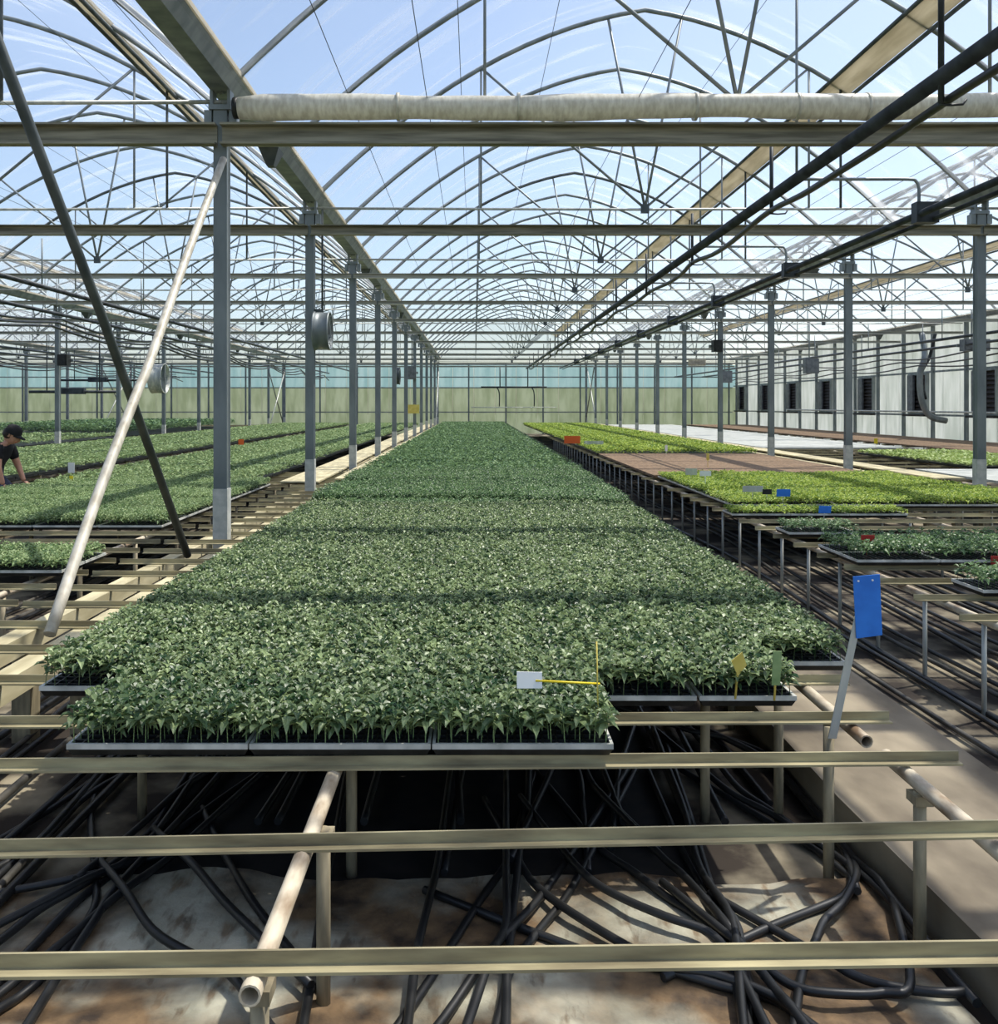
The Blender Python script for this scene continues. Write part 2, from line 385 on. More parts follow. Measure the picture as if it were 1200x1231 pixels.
# ------------------------------------------------------------------ roof frames
BAYLAB = ['over the farthest left bay','over the second left bay','over the left bay','over the central bed','over the right bay']
def truss_meshes(hw):
    n = 28; pts = [(hw*(-1+2*i/n), 0, arch_z(-1+2*i/n)) for i in range(n+1)]
    arch = MB().tube(pts, .03, 8).mesh('arch','galv')
    tie = MB().tube([(-hw,0,Z_TIE),(0,0,Z_TIE-.015),(hw,0,Z_TIE)], .017, 6).mesh('tie_rod','galv_light')
    out = [('arch',arch,(0,0,0)),('tie_rod',tie,(0,0,0))]
    q = .49
    vm = MB().tube([(0,0,Z_TIE),(0,0,arch_z(q))], .014, 6).mesh('hanger','galv')
    for s in (-1,1): out.append(('hanger',vm,(s*q*hw,0,0)))
    for s in (-1,1):
        out.append(('diagonal', MB().tube([(0,0,Z_TIE),(s*q*hw,0,arch_z(q))], .017, 6).mesh('diagonal','galv'), (0,0,0)))
        out.append(('strut', MB().tube([(0,0,Z_TIE),(s*.46,0,arch_z(.11))], .017, 6).mesh('strut','galv'), (0,0,0)))
    out.append(('node_plate', MB().box(-.05,.05,-.02,.02,Z_TIE-.06,Z_TIE+.05).mesh('node_plate','galv_dark'), (0,0,0)))
    pr = .585
    out.append(('push_rod', MB().tube([(0,0,Z_TIE),(0,0,arch_z(pr))], .016, 6).mesh('push_rod','galv_dark'), (pr*hw,0,0)))
    return out, arch
def channel(x0, x1, h=.085):
    e = .017*h/.085; s = MB(); s.extrude([(-.045,-h),(.045,-h),(.045,h),(-.045,h),(-.045,h-e),(.03,h-e),(.03,-h+e),(-.045,-h+e)], 'x', x0, x1); return s
for bi, (a, b) in enumerate(BAYS):
    c = (a+b)/2; hw = (b-a)/2; tm, arch = truss_meshes(hw)
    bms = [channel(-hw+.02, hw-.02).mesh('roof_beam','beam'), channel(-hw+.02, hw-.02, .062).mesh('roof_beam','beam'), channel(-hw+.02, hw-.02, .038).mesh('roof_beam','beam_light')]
    for fi, y in enumerate(FRAMES):
        if bi == 0 and y < 38: continue
        if bi == 1 and y < 20: continue
        t = thing('roof_truss', 'arched pipe roof truss with tie rod and struts '+BAYLAB[bi], 'roof truss', (c, y, 0), 'roof trusses '+BAYLAB[bi])
        for nm, me, lc in tm: link(nm, me, t, lc)
        lab = 'steel channel cross beam '+BAYLAB[bi]
        if bi == 3 and fi == 1: lab = 'steel channel cross beam right under the rolled film tube'
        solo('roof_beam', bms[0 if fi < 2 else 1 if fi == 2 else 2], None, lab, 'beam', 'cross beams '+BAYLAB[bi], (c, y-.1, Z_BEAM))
    for k in range(26):
        y = -.6+2*k
        if abs((y-3.4) % 4) < .01: continue
        if bi == 0 and y < 36 or bi == 1 and y < 18: continue
        solo('roof_hoop', arch, None, 'plain bent pipe hoop between the trusses '+BAYLAB[bi], 'roof hoop', 'plain hoops '+BAYLAB[bi], (c, y, 0))
    # vent strip lying on the arch
    tv = .585; xv = c+tv*hw; zv = arch_z(tv); sl_ = -(Z_RIDGE-Z_SPRING)*(.25+1.5*tv)/hw; an = math.atan(sl_)
    t = thing('roof_vent', 'brownish lengthwise vent strip on the roof '+BAYLAB[bi], 'roof vent', (xv, 0, zv))
    def rot(p): return (p[0]*math.cos(an)-p[1]*math.sin(an), p[0]*math.sin(an)+p[1]*math.cos(an))
    v = MB(); v.extrude([rot(p) for p in ((-.13,-.03),(.13,-.03),(.13,.03),(-.13,.03))], 'y', Y0, Y1); part('vent_board', v, 'wood_vent', t)
    for s in (-1,1):
        q_ = rot((s*.155,-.045)); part('edge_pipe', MB().tube([(q_[0],Y0,q_[1]),(q_[0],Y1,q_[1])], .024, 6), 'galv_dark', t)
    # film ropes along the roof
    for k, tt in enumerate((-.82,-.55,-.28,.28,.8)):
        solo('roof_wire', MB().tube([(c+tt*hw,Y0,arch_z(tt)-.05),(c+tt*hw,Y1,arch_z(tt)-.05)], .004, 4), 'galv_dark', 'thin wire stretched lengthwise under the film '+BAYLAB[bi], 'wire', 'lengthwise wires '+BAYLAB[bi])
    for k, tt in enumerate((-.6,-.2,.2,.6)):
        solo('shade_wire', MB().tube([(c+tt*hw,Y0,Z_TIE-.03),(c+tt*hw,Y1,Z_TIE-.03)], .003, 4), 'galv_dark', 'thin wire lying on the tie rods '+BAYLAB[bi], 'wire', 'tie rod wires '+BAYLAB[bi])

# rolled film tube lying along the first beam
t = thing('film_roll', 'long pale rolled plastic film tube tied above the first cross beam', 'film roll', (0, 7.27, 3.968))
n = 40; pts = []; rs = []
for i in range(n+1):
    f = i/n; pts.append((-1.86+f*7.9, 0, -.0+.03*f+.008*math.sin(f*17))); rs.append((.085 if f < .02 else .098)+.006*math.sin(f*23)+.004*math.sin(f*61))
part('tube', MB().tube(pts, rs, 18), 'film_roll', t)
part('open_end', MB().tube([(-1.9,0,0),(-1.858,0,0)], .083, 16), 'black_plastic', t)
for x in (-.6,.35,1.75,2.55,3.1,4.4,5.3): part('strap', MB().tube([(x-.012,0,.012),(x+.012,0,.012)], .109, 18), 'film_roll', t)

t = thing('film_roll', 'added unseen film tube tied overhead to shade a band of the bed', 'film roll', (0,5.06,4.42))  # invented tube above the view, placed to cast the bed's shaded band
part('tube', MB().tube([(-.2+.4*i,0,.01*math.sin(i)) for i in range(13)], .13, 16), 'film_roll', t)
for x in (.3, 2.1, 4.2): part('strap', MB().tube([(x,0,.1),(x,.34,arch_z((x-2.12)/4.15)-4.42)], .008, 6), 'galv_dark', t)
# crossed brace poles at the first column
solo('brace_pole', MB().tube([(-2.075,3.46,3.72),(-2.075,5.1,2.14),(-2.075,6.66,.53)], .027, 10), 'galv_dark', 'steel brace pole coloured dark as if shaded, slanting behind the pale pole', 'brace')  # darker metal stands in for the shaded underside of this pole
solo('brace_pole', MB().tube(smooth_pts([(-2.0,7.33,3.58),(-2.0,6.4,2.66),(-1.99,5.62,1.87),(-2.0,5.45,1.69),(-2.01,4.9,1.13),(-2.0,4.33,.54)]), .029, 10), 'pole_sunlit', 'steel brace pole coloured pale as if sunlit, slanting across the dark pole', 'brace')  # paler colour stands in for sunlight on this pole's upper side
for ri, x in enumerate(ROWS[:-1]):
    for k, (ya, yb) in enumerate(((47.5,51.3),(51.3,47.5))):
        solo('brace_pole', MB().tube([(x-.06+.12*k,ya,3.6),(x-.06+.12*k,yb,.6)], .03, 8), ['galv','galv_light'][k], 'crossed brace pole at the far end of a column row', 'brace', 'far brace poles')  # darker and paler metal repeat the shaded and sunlit poles

# ------------------------------------------------------------------ benches
def bar_mesh(x0, x1):
    s = MB(); s.extrude([(-.028,0),(.004,0),(.004,.034),(-.002,.034),(-.002,.006),(-.028,.006)], 'x', x0, x1); return s
POSTR = .019
def leg_mesh(h): return MB().tube([(0,0,0),(0,0,h)], POSTR, 8).mesh('leg','post')
LEG = leg_mesh(BAR_Z-.075)
t = thing('bench', 'central bench of steel crossbars on thin posts under the big green bed', 'bench', (0,0,0))
ys = [1.78, 2.27, 2.76, 3.13]
while ys[-1] < 14.2: ys.append(ys[-1]+.45)
for i, y in enumerate(ys):
    tilt = [-.0,.0,.0,0][i] if i < 4 else 0
    x0 = -2.42; x1 = 1.46+random.uniform(-.05,.03)
    me = bar_mesh(x0, x1).mesh('crossbar','bar')
    o = link('crossbar', me, t, (0, y, BAR_Z-.034))
    if i < 4: o.rotation_euler.z = [.012,.016,.010,.004][i]; o.rotation_euler.y = [-.006,-.012,-.004,-.004][i]
for x, ya, yb in ((-.42,1.72,2.95),(-.42,3.0,14),(1.30,1.2,2.9),(1.29,3.02,14),(-1.3,3.0,14)):
    s = MB(); z = BAR_Z-.056
    s.tube([(x,ya,z),(x,yb,z)], .0215, 12, caps=False); s.tube([(x,ya,z),(x,yb,z)], .017, 12, caps=False)
    for e in (ya,yb):
        k=len(s.v); 
        for r in (.0215,.017):
            s.v += [(x+r*math.cos(2*PI*q/12), e, z+r*math.sin(2*PI*q/12)) for q in range(12)]
        for q in range(12): s.f.append((k+q,k+(q+1)%12,k+12+(q+1)%12,k+12+q)); s.sm.append(False)
    part('support_pipe', s, 'rust_pipe', t, label='weathered rusty support pipe')
for (x, y) in ((-.42,1.8),(-.40,2.44),(-.42,3.15),(1.30,2.68),(-1.3,3.6),(-.42,4.6),(1.29,4.6),(-.42,6),(1.29,6.0),(1.29,7.2),(1.29,8.4),(1.29,9.6),(1.29,10.8),(-1.3,5.5),(-1.3,7.4)):
    o = link('leg', LEG, t, (x, y, 0.001))
    link('clamp', MB().box(-.026,.026,-.03,.03,BAR_Z-.11,BAR_Z-.082).mesh('clamp','post'), o)
LEG2 = MB().tube([(0,0,0),(0,0,BAR_Z-.036)], POSTR, 8).mesh('leg','post')
for p_ in ((1.2,3.11,.001),(1.18,3.56,.001),(.9,3.58,.001)): link('leg', LEG2, t, p_)
LEG3 = MB().tube([(0,0,0),(0,0,BAR_Z-.075)], .0125, 6).mesh('leg','galv_light')
# left benches
def bench(name, label, x0, x1, ys, legx, pipes, leg=None, step=1.05):
    t = thing(name, label, 'bench', (0,0,0)); me = bar_mesh(x0, x1).mesh('crossbar','bar')
    for y in ys: link('crossbar', me, t, (0, y, BAR_Z-.034))
    for x in pipes: part('support_pipe', MB().tube([(x,min(ys)-.2,BAR_Z-.056),(x,max(ys)+.2,BAR_Z-.056)], .0215, 8), 'rust_pipe', t)
    for x in legx:
        y = min(ys)+.1
        while y < max(ys): link('leg', leg or LEG, t, (x, y, 0.001)); y += step
    return t
ysl = [3.13+.45*i for i in range(26)]
bench('bench', 'left bench of steel crossbars carrying green trays', -5.62, -2.46, [y+.03 for y in ysl], (-2.75,-4.1,-5.5), (-2.75,-4.1,-5.5))
t = bench('bench', 'right bench of steel crossbars on thin posts carrying lime green trays', 2.44, 6.0, [4.62+.48*i for i in range(14)]+[11.6+.9*i for i in range(22)], (2.62,4.3,5.8), (2.62,4.3,5.8), LEG3, .62)
bench('bench', 'bench of crossbars beyond the aisle with dark edge', -10.1, -6.5, [9+1.2*i for i in range(32)], (-6.6,), (-6.6,-8.3,-10))
bench('bench', 'low bench beyond the right column row under white fleece', 6.75, 10.4, [9+1.0*i for i in range(40)], (6.9,10.2), (6.9,8.6,10.2))
bench('bench', 'bench standing along the white side wall', 11.0, 14.2, [14+1.2*i for i in range(30)], (11.1,14.1), (11.1,12.6,14.1))
bench('bench', 'bench beyond the second column row holding dark plants', -18.6, -11.2, [20+1.2*i for i in range(25)], (-11.3,-15), (-11.3,-14,-18))
# thin wire legs seen under the lime bed are part of that bench; the pale rails on either side of the column rows
for x, lab in ((-2.17,'cream concrete rail on the outer side of the first columns'),(-1.89,'cream concrete rail between the first columns and the big green bed'),(6.08,'cream rail between the lime bed and the right columns'),(6.46,'cream rail on the far side of the right columns'),(-10.75,'cream rail beyond the second left columns'),(-10.42,'cream rail before the second left columns')):
    z1 = BAR_Z-.036; ya = 2.2 if abs(x) < 3 else 6
    t = thing('bench_rail', lab, 'rail', (x, ya, 0))
    me = None
    s = MB(); y = 0; 
    while y+ya < 50:
        L = 3.98; s.box(-.05,.05,y,min(y+L,50-ya),z1-.09,z1); y += 4
    part('rail_beam', s, 'cream', t)
    pm = MB().box(-.045,.045,-.05,.05,0.001,z1-.091).mesh('support_post','post')
    y = .9
    while y+ya < (16 if abs(x) < 7 else 14): link('support_post', pm, t, (0,y,0)); y += 1.35
# board path lying over the crossbars further back beside the first columns
for xa, xb, ya, lab in ((-2.62,-2.1,12.4,'pale boards beside the outer side of the columns'),(-1.96,-1.63,12.9,'pale boards between the columns and the big green bed'),(6.52,6.95,13,'pale boards beyond the right columns')):
    t = thing('board_path', lab, 'board path', (0,0,BAR_Z+.001))
    y = ya; k = 0
    while y < 50:
        L = 2.4; part('board', MB().box(xa+.01*(k%2), xb-.01*(k%3), y, min(y+L-.03,50.3), 0, .02), 'cream', t); y += L; k += 1

# ------------------------------------------------------------------ seedlings and trays
TW, TD, TH = .547, .34, .036
def leaf(mb, base, az, L, wd, pitch, droop, detail=2):
    ca, sa = math.cos(az), math.sin(az); fx = Vector((ca,sa,0)); sd = Vector((-sa,ca,0)); up = Vector((0,0,1))
    def at(s, lat, dz):
        d = fx*(L*s*math.cos(pitch)) + up*(L*(s*math.sin(pitch)-droop*s*s)+dz)
        p = Vector(base)+d+sd*lat; return (p.x,p.y,p.z)
    if detail == 2:
        vs = [at(0,0,0), at(.32,wd*.5,.004), at(.32,0,-.003), at(.32,-wd*.5,.004), at(.66,wd*.36,.004), at(.66,0,-.002), at(.66,-wd*.36,.004), at(1,0,-.004)]
        mb.raw(vs, [(0,2,1),(0,3,2),(1,2,5,4),(2,3,6,5),(4,5,7),(5,6,7)])
    else:
        vs = [at(0,0,0), at(.45,wd*.5,.004), at(1,0,0), at(.45,-wd*.5,.004)]
        mb.raw(vs, [(0,3,2,1)])
def plant(mb, x, y, h, r, n=9, detail=2, big=1.0, stem=None):
    az = r.uniform(0, 6.28); lx, ly = r.uniform(-.012,.012), r.uniform(-.012,.012)
    if stem is not None:
        a = .0016; stem.tube([(x,y,0),(x+lx*.5,y+ly*.5,h*.5),(x+lx,y+ly,h*.92)], [a*1.2,a,a*.7], 3, caps=False)
    for k in range(n):
        f = .5+.5*(k+1)/n; az += 2.4+r.uniform(-.3,.3); L = (.05-.016*abs(f-.72)/.3)*r.uniform(.8,1.15)*big
        leaf(mb, (x+lx*f, y+ly*f, h*f-.008), az, L, L*r.uniform(.46,.6), r.uniform(.0,.75) if f < .85 else r.uniform(.45,1.0), r.uniform(.25,.7), detail)
def canopy_mesh(seed, mname, h=.125, nx=13, ny=8, n=9, detail=2, big=1.0):
    r = random.Random(seed); lv = MB()
    for i in range(nx):
        for j in range(ny):
            plant(lv, (i+.5)/nx*TW-TW/2+r.uniform(-.008,.008), (j+.5)/ny*TD-TD/2+r.uniform(-.008,.008), h*r.uniform(.82,1.12), r, n, detail, big, lv if (j < 2 or i in (0,nx-1)) else None)
    return lv.mesh('seedlings', mname, recalc=False)
def tray_meshes():
    s = MB(); w_, d_ = TW/2-.003, TD/2-.003
    s.raw([(-w_+.012,-d_+.012,0),(w_-.012,-d_+.012,0),(w_-.012,d_-.012,0),(-w_+.012,d_-.012,0),(-w_,-d_,TH-.012),(w_,-d_,TH-.012),(w_,d_,TH-.012),(-w_,d_,TH-.012)], [(0,1,5,4),(1,2,6,5),(2,3,7,6),(3,0,4,7),(0,3,2,1)])
    for i in range(1,13): x = -w_+2*w_*i/13; s.box(x-.003,x+.003,-d_+.008,d_-.008,TH-.02,TH)
    for j in range(1,8): y = -d_+2*d_*j/8; s.box(-w_+.008,w_-.008,y-.003,y+.003,TH-.02,TH)
    r = MB(); e = .009
    r.box(-w_,w_,-d_-.002,-d_+e,TH-.014,TH+.002); r.box(-w_,w_,d_-e,d_+.002,TH-.014,TH+.002); r.box(-w_,-w_+e,-d_+e,d_-e,TH-.014,TH+.002); r.box(w_-e,w_,-d_+e,d_-e,TH-.014,TH+.002)
    q = MB(); q.raw([(-w_+e,-d_+e,TH-.012),(w_-e,-d_+e,TH-.012),(w_-e,d_-e,TH-.012),(-w_+e,d_-e,TH-.012)], [(0,1,2,3)])
    return s.mesh('tray_shell','black_plastic'), r.mesh('rim','tray_rim'), q.mesh('soil','soil')
TM = tray_meshes()
CAN = {k: [canopy_mesh(sd+i, m, h, nx, ny, n, 2, big) for i in range(4)] for k, sd, m, h, nx, ny, n, big in
       (('main',10,'leaf_main',.128,14,9,11,1.0), ('tall',30,'leaf_dark',.165,14,9,12,1.05), ('lime',50,'leaf_lime',.09,12,7,7,1.0), ('left',70,'leaf_left',.10,12,8,8,1.0), ('grey',90,'leaf_dark',.12,10,6,8,1.1))}
def single_seedling(seed):
    r = random.Random(seed); lv = MB(); st = MB(); plant(lv, 0, 0, .132*r.uniform(.85,1.12), r, 12, 2, 1.08, st)
    return lv.mesh('foliage','leaf_main', recalc=False), st.mesh('stem','stem')
SEED = [single_seedling(200+i) for i in range(9)]
NTRAY = 0
def tray(x, y, rotz, kind, label, group, sz=1.0, singles=False):
    global NTRAY; NTRAY += 1
    t = thing('seedling_tray', label, 'seedling tray', (x, y, BAR_Z+.001), group, rotz)
    for nm, me in zip(('tray_shell','rim','soil'), TM): link(nm, me, t)
    if singles:
        for i in range(13):
            for j in range(8):
                fo, st = SEED[random.randrange(9)]
                f = link('seedling', fo, t, ((i+.5)/13*TW-TW/2+random.uniform(-.006,.006), (j+.5)/8*TD-TD/2+random.uniform(-.006,.006), TH-.013), random.uniform(0,6.28))
                link('stem', st, f)
    elif kind:
        s = link('seedlings', random.choice(CAN[kind]), t, (0,0,TH-.013), random.choice((0,PI)), (1,1,sz)); s['kind'] = 'stuff'
    return t
L_F = 'plug tray of dark green seedlings at the front edge of the central bed'
L_M = 'plug tray of dark green seedlings within the central bed'
L_R = 'plug tray turned lengthwise along the walkway side of the central bed'
L_L = 'plug tray turned lengthwise along the column side of the central bed'
YM = 12.6
def main_lab(y, j):
    if j == 0: return (['plug tray of dark green seedlings in the front row, next to the columns','middle plug tray of the front row, over the rusty support pipe','front row plug tray with the white label on a yellow stick'][FI], 'front trays of the central bed')
    if j == 1: return ('plug tray of dark green seedlings in the second row behind the front trays', 'second row of the central bed')
    if y < 4.1: return ('plug tray of dark green seedlings between the second row and the shaded band', 'trays before the shaded band')
    if y < 4.9: return ('plug tray of dark green seedlings lying in the shaded band across the bed', 'trays in the shaded band')
    if y < 8.75: return ('plug tray of low green seedlings between the shaded band and the taller plants', 'trays of low plants past the shaded band')
    return ('plug tray of taller dark seedlings in the raised looking block of the central bed', 'trays of taller plants in the central bed')
def kind_at(y): return 'tall' if y > 8.75 else 'main'
def hs(y):
    if y < 8.6: return random.uniform(.94,1.06)
    b = (y-8.8) % 2.1
    return .78 if b > 1.85 else random.uniform(.95,1.08)
for i in range(3):
    FI = i; y = 2.74+TD/2; j = 0; x = -1.22+TW*(i+.5)
    while y < YM:
        tray(x+random.uniform(-.004,.004), y, 0, kind_at(y), *main_lab(y, j), hs(y), singles=(j == 0)); y += TD+.004; j += 1
for x, ys_, lab, grp in ((.605,3.19,L_M,'trays of the central bed'),(.953,3.19,L_M,'trays of the central bed'),(1.30,3.62,L_R,'walkway side trays'),(-1.395,3.3,L_L,'column side trays')):
    y = ys_+TW/2; j = 0
    while y < YM+.2:
        tray(x, y, PI/2 if x > 0 else -PI/2, kind_at(y), 'plug tray turned lengthwise facing the yellow and dark tags' if (j == 0 and abs(x) < 1) else lab, grp if not (j == 0 and abs(x) < 1) else 'tray ends by the yellow tag', hs(y)); y += TW+.004; j += 1
# right bench trays
L = 'plug tray of lime green seedlings on the right bench'
for i in range(6):
    for j in range(11): tray(2.62+TW*(i+.5), 9.35+TD/2+j*(TD+.004), 0, 'lime', L, 'lime green trays on the right bench', random.uniform(.85,1.15))
for i in range(6):
    for j in range(2): tray(2.5+TW*(i+.5), 6.0+TD/2+j*(TD+.004), 0, 'grey', 'plug tray of grey green seedlings with a red tag block', 'grey green trays with the red tag', random.uniform(.95,1.1))
for i in range(4): tray(2.78+TW*(i+.5), 5.02+TD/2, 0, 'grey', 'plug tray of grey green seedlings by the second red tag', 'grey green trays by the second red tag')
tray(2.5+TW/2, 7.3+TD/2, 0, 'grey', 'single plug tray under the dark blue tag', None, .8)
for i in range(3): tray(2.4+TW*(i+.5), 8.55+TD/2, 0, 'lime', 'plug tray of lime seedlings in the short front block', 'short front block of lime trays', .8)
# left bench trays
for i in range(3):
    for j in range(2): tray(-2.52-TW*(i+.5), 5.62+TD/2+j*(TD+.004), 0, 'left', 'plug tray in the small block nearest the pale brace pole', 'small left tray block', random.uniform(.9,1.1))
for i in range(5):
    for j in range(12): tray(-2.62-TW*(i+.5), 7.72+TD/2+j*(TD+.004), 0, 'left', 'plug tray of mid green seedlings on the left bench', 'trays on the left bench', random.uniform(.85,1.15))

# beds too far off to count their trays: one canopy mesh each over a row of tray boxes
def far_bed(label, x0, x1, y0, y1, mname, h, dens, bands=None, leafL=.085, base='black_plastic', ztop=None):
    t = thing('seedling_bed', label, 'seedling bed', (0,0,0))
    z0 = BAR_Z+.001
    s = MB(); y = y0
    while y < y1-.1:
        s.box(x0, x1, y, min(y+.66,y1), z0, z0+TH); y += .68
    part('tray_row', s, base, t)['kind'] = 'stuff'
    if mname:
        N = int((x1-x0)*(y1-y0)*dens); R = np.random.default_rng(abs(hash(label)) % 1000 if False else len(label)*7+int(y0*10))
        X = R.uniform(x0-.03,x1+.03,N); Yv = R.uniform(y0-.03,y1,N); az = R.uniform(0,2*PI,N)
        Hh = h*R.uniform(.45,1.1,N)
        if bands: Hh *= np.where(((Yv-y0) % bands) > bands-.3, .45, 1.0)
        Lf = leafL*R.uniform(.7,1.2,N)*(1+(Yv-y0)*.012); pt = R.uniform(-.1,.8,N); ca, sa = np.cos(az), np.sin(az)
        B = np.stack([X, Yv, z0+TH+Hh-.02], 1); F = np.stack([ca*np.cos(pt), sa*np.cos(pt), np.sin(pt)*.8], 1)*Lf[:,None]; S = np.stack([-sa, ca, np.zeros(N)], 1)*(Lf*.27)[:,None]
        V = np.stack([B, B+F*.5-S+[0,0,.006], B+F-[0,0,.01], B+F*.5+S+[0,0,.006]], 1).reshape(-1,3)
        me = bpy.data.meshes.new('seedlings'); me.vertices.add(4*N); me.vertices.foreach_set('co', V.ravel())
        me.loops.add(4*N); me.loops.foreach_set('vertex_index', np.arange(4*N, dtype=np.int32)); me.polygons.add(N)
        me.polygons.foreach_set('loop_start', np.arange(0,4*N,4,dtype=np.int32)); me.update(calc_edges=True); me.materials.append(MATS[mname])
        link('seedlings', me, t)['kind'] = 'stuff'
    return t
far_bed('far part of the dark green central bed reaching to the end wall', -1.57, 1.5, 12.9, 48, 'leaf_dark', .15, 1500, 2.1, leafL=.062)
far_bed('brown unplanted stretch of trays on the right bench', 2.6, 5.95, 13.3, 19.2, None, 0, 0, base='soil_bed')
far_bed('far lime green bed on the right bench past the brown stretch', 2.6, 5.95, 19.4, 48, 'leaf_lime', .10, 1100, 5, leafL=.065)
far_bed('far mid green bed on the left bench', -5.5, -2.95, 12.1, 48, 'leaf_left', .09, 1100, leafL=.065)
far_bed('mid green bed across the aisle from the left bench', -10.0, -6.5, 11, 48, 'leaf_left', .09, 900, leafL=.07)
far_bed('dark tall bed beyond the second left column row', -17.5, -11.4, 30, 44, 'leaf_dark', .35, 350, leafL=.12)
far_bed('mid green bed beyond the second left column row', -18.0, -11.3, 20.5, 29.5, 'leaf_left', .14, 350)
far_bed('white fleece covered bed beyond the right columns', 6.9, 10.3, 22, 48, None, 0, 0, base='fleece')
far_bed('pale green bed beyond the right columns', 8.2, 10.3, 15.2, 19.6, 'leaf_pale', .07, 900)
far_bed('white covered trays beside the pale green bed', 7.0, 10.3, 12.2, 14.6, None, 0, 0, base='fleece')
far_bed('brown empty trays along the white side wall', 11.1, 14.1, 15, 48, None, 0, 0, base='soil_bed')

# ------------------------------------------------------------------ hoses
def hose(pts, r=.013, m='hose', label='black plastic hose lying on the ground sheet under the bench', group='black hoses under the central bench'):
    pts = [Vector(p) for p in pts]
    a = (pts[0]-pts[1]).normalized(); b = (pts[-1]-pts[-2]).normalized()
    pts = [pts[0]+a*.4]+pts+[pts[-1]+b*(.9 if b.y > .3 else .35)]
    if 'right bench' not in group and 'first columns' not in group: pts = [Vector((min(p.x, 1.32), p.y, p.z)) for p in pts]
    pts = [(x, y, (gz(x,y) if y < 3.1 and x < 1.35 else .008)+r+max(0,z-.02)) for x, y, z in pts]
    solo('hose', MB().tube(smooth_pts(pts, 5), r, 8), m, label, 'hose', group)
NH = [0]
def pxh(ox, oy, k, pts, z=.02, **kw):
    NH[0] += 1; lift = .013*(NH[0] % 3)
    ps = [PZ(ox+k*a, oy+k*b, z) for a, b in pts]; hose([(p[0],p[1],p[2]+lift) for p in ps], **kw)
k = 400/1045
A = [((0,840),(300,790),(480,720),(700,690)), ((0,960),(250,830),(450,700),(640,430)), ((120,995),(250,860),(430,700),(560,500),(650,420)), ((220,990),(390,850),(520,730),(640,620)),
     ((390,860),(480,990),(620,1080),(720,1140),(800,1250)), ((-40,1230),(60,1150),(160,1070),(290,900),(300,780),(285,560),(330,430)), ((90,1260),(200,1080),(300,940),(370,830),(600,560)),
     ((0,760),(120,680),(330,440)), ((20,640),(200,530),(340,430)), ((150,640),(280,520),(440,425)), ((430,640),(560,520),(700,425)), ((590,600),(700,520),(830,430)), ((0,1000),(130,900),(300,800),(470,640),(560,500)),
     ((600,780),(700,900),(790,990)), ((700,690),(780,860),(860,960)), ((960,1250),(985,1080),(1010,900),(1045,700))]
for p in A: pxh(0, 760, k, p, label='black hose on the ground between the rusty pipe and the columns', group='hoses between the rusty pipe and the columns')
B = [((240,1250),(265,1060),(300,900),(330,750),(350,600)), ((270,1170),(340,1070),(460,870),(560,700),(600,560)), ((350,1250),(500,1050),(640,870),(760,690)), ((440,1250),(500,1080),(545,960),(545,780)),
     ((520,1250),(560,1100),(650,950),(740,830),(830,660)), ((560,680),(640,820),(840,975),(1045,1090),(1200,1120),(1375,1190),(1470,1270)), ((700,680),(800,810),(900,880),(1045,960),(1180,1010),(1260,1100),(1340,1260)), ((740,560),(840,680),(950,780),(1045,860),(1150,930),(1240,1040),(1290,1260)),
     ((380,600),(410,430)), ((630,580),(680,470),(700,400)), ((790,590),(780,470),(760,400)), ((890,540),(900,440),(920,380)), ((950,640),(1045,740),(1110,820)), ((880,540),(820,480),(780,400)), ((545,1250),(548,1100),(560,980))]
for p in B: pxh(400, 760, k, p, label='black hose spreading out on the ground under the middle of the central bench', group='hoses under the middle of the central bench')
D = [((0,420),(60,580),(110,780),(210,970),(240,1250)), ((25,420),(85,600),(150,830),(230,970),(262,1250)), ((70,400),(200,510),(330,580),(530,710),(680,850),(780,960)), ((270,390),(420,460),(510,540),(580,640),(620,740),(700,820),(790,870)),
     ((300,970),(470,890),(560,850),(585,800),(560,755),(480,690),(380,630)), ((490,1050),(600,1110),(720,1150),(860,1170),(1060,1160)), ((250,1055),(340,1130),(430,1180),(560,1200),(680,1190),(770,1150)),
     ((-420,960),(-200,1040),(0,1090),(180,1140),(330,1185),(420,1250)), ((150,400),(230,500),(330,570)), ((0,300),(90,330),(190,350)), ((70,280),(170,345),(240,430)), ((550,640),(600,720),(600,800),(560,880),(500,940),(470,1010),(430,1110),(410,1260)), ((340,1180),(400,1260)), ((0,560),(60,700),(150,900),(240,1060),(300,1260)), ((330,420),(460,490),(530,580),(560,690))]
for p in D: pxh(800, 760, k, p, label='black hose in the tangle beside the raised concrete walkway', group='hoses beside the concrete walkway')
for i in range(17):
    x = 2.16+.17*i+random.uniform(-.05,.05); ph = random.uniform(0,6)
    pts = [(x+.07*math.sin(y*.8+ph)+.05*math.sin(y*.31+ph*2), y, .03) for y in np.arange(2.6+.12*i, 27, 1.1)]
    hose(pts, .014 if i % 3 else .018, 'hose_dusty' if i % 3 == 1 else 'hose', 'long black hose running along the ground under the right bench', 'long hoses under the right bench')
for i in range(18):
    x = -1.45-.13*i+random.uniform(-.05,.05); ph = random.uniform(0,6)
    pts = [(x+.06*math.sin(y*.7+ph)+(.35*(3.4-y) if y < 3.4 and False else 0), y, .03) for y in np.arange(2.9, 17, 1.0)]
    hose(pts, .014 if i % 3 else .017, 'hose_dusty' if i % 2 else 'hose', 'long hose running along the ground beside the first columns', 'long hoses beside the first columns')
for j in range(8):
    x = -.9+.28*j+random.uniform(-.08,.08); ph = random.uniform(0,6)
    hose([(x+.1*math.sin(y*.8+ph), y, .03) for y in np.arange(3.9, 12, .9)], .0155, 'hose', 'black hose running back over the dark shade sheet beneath the central bed')

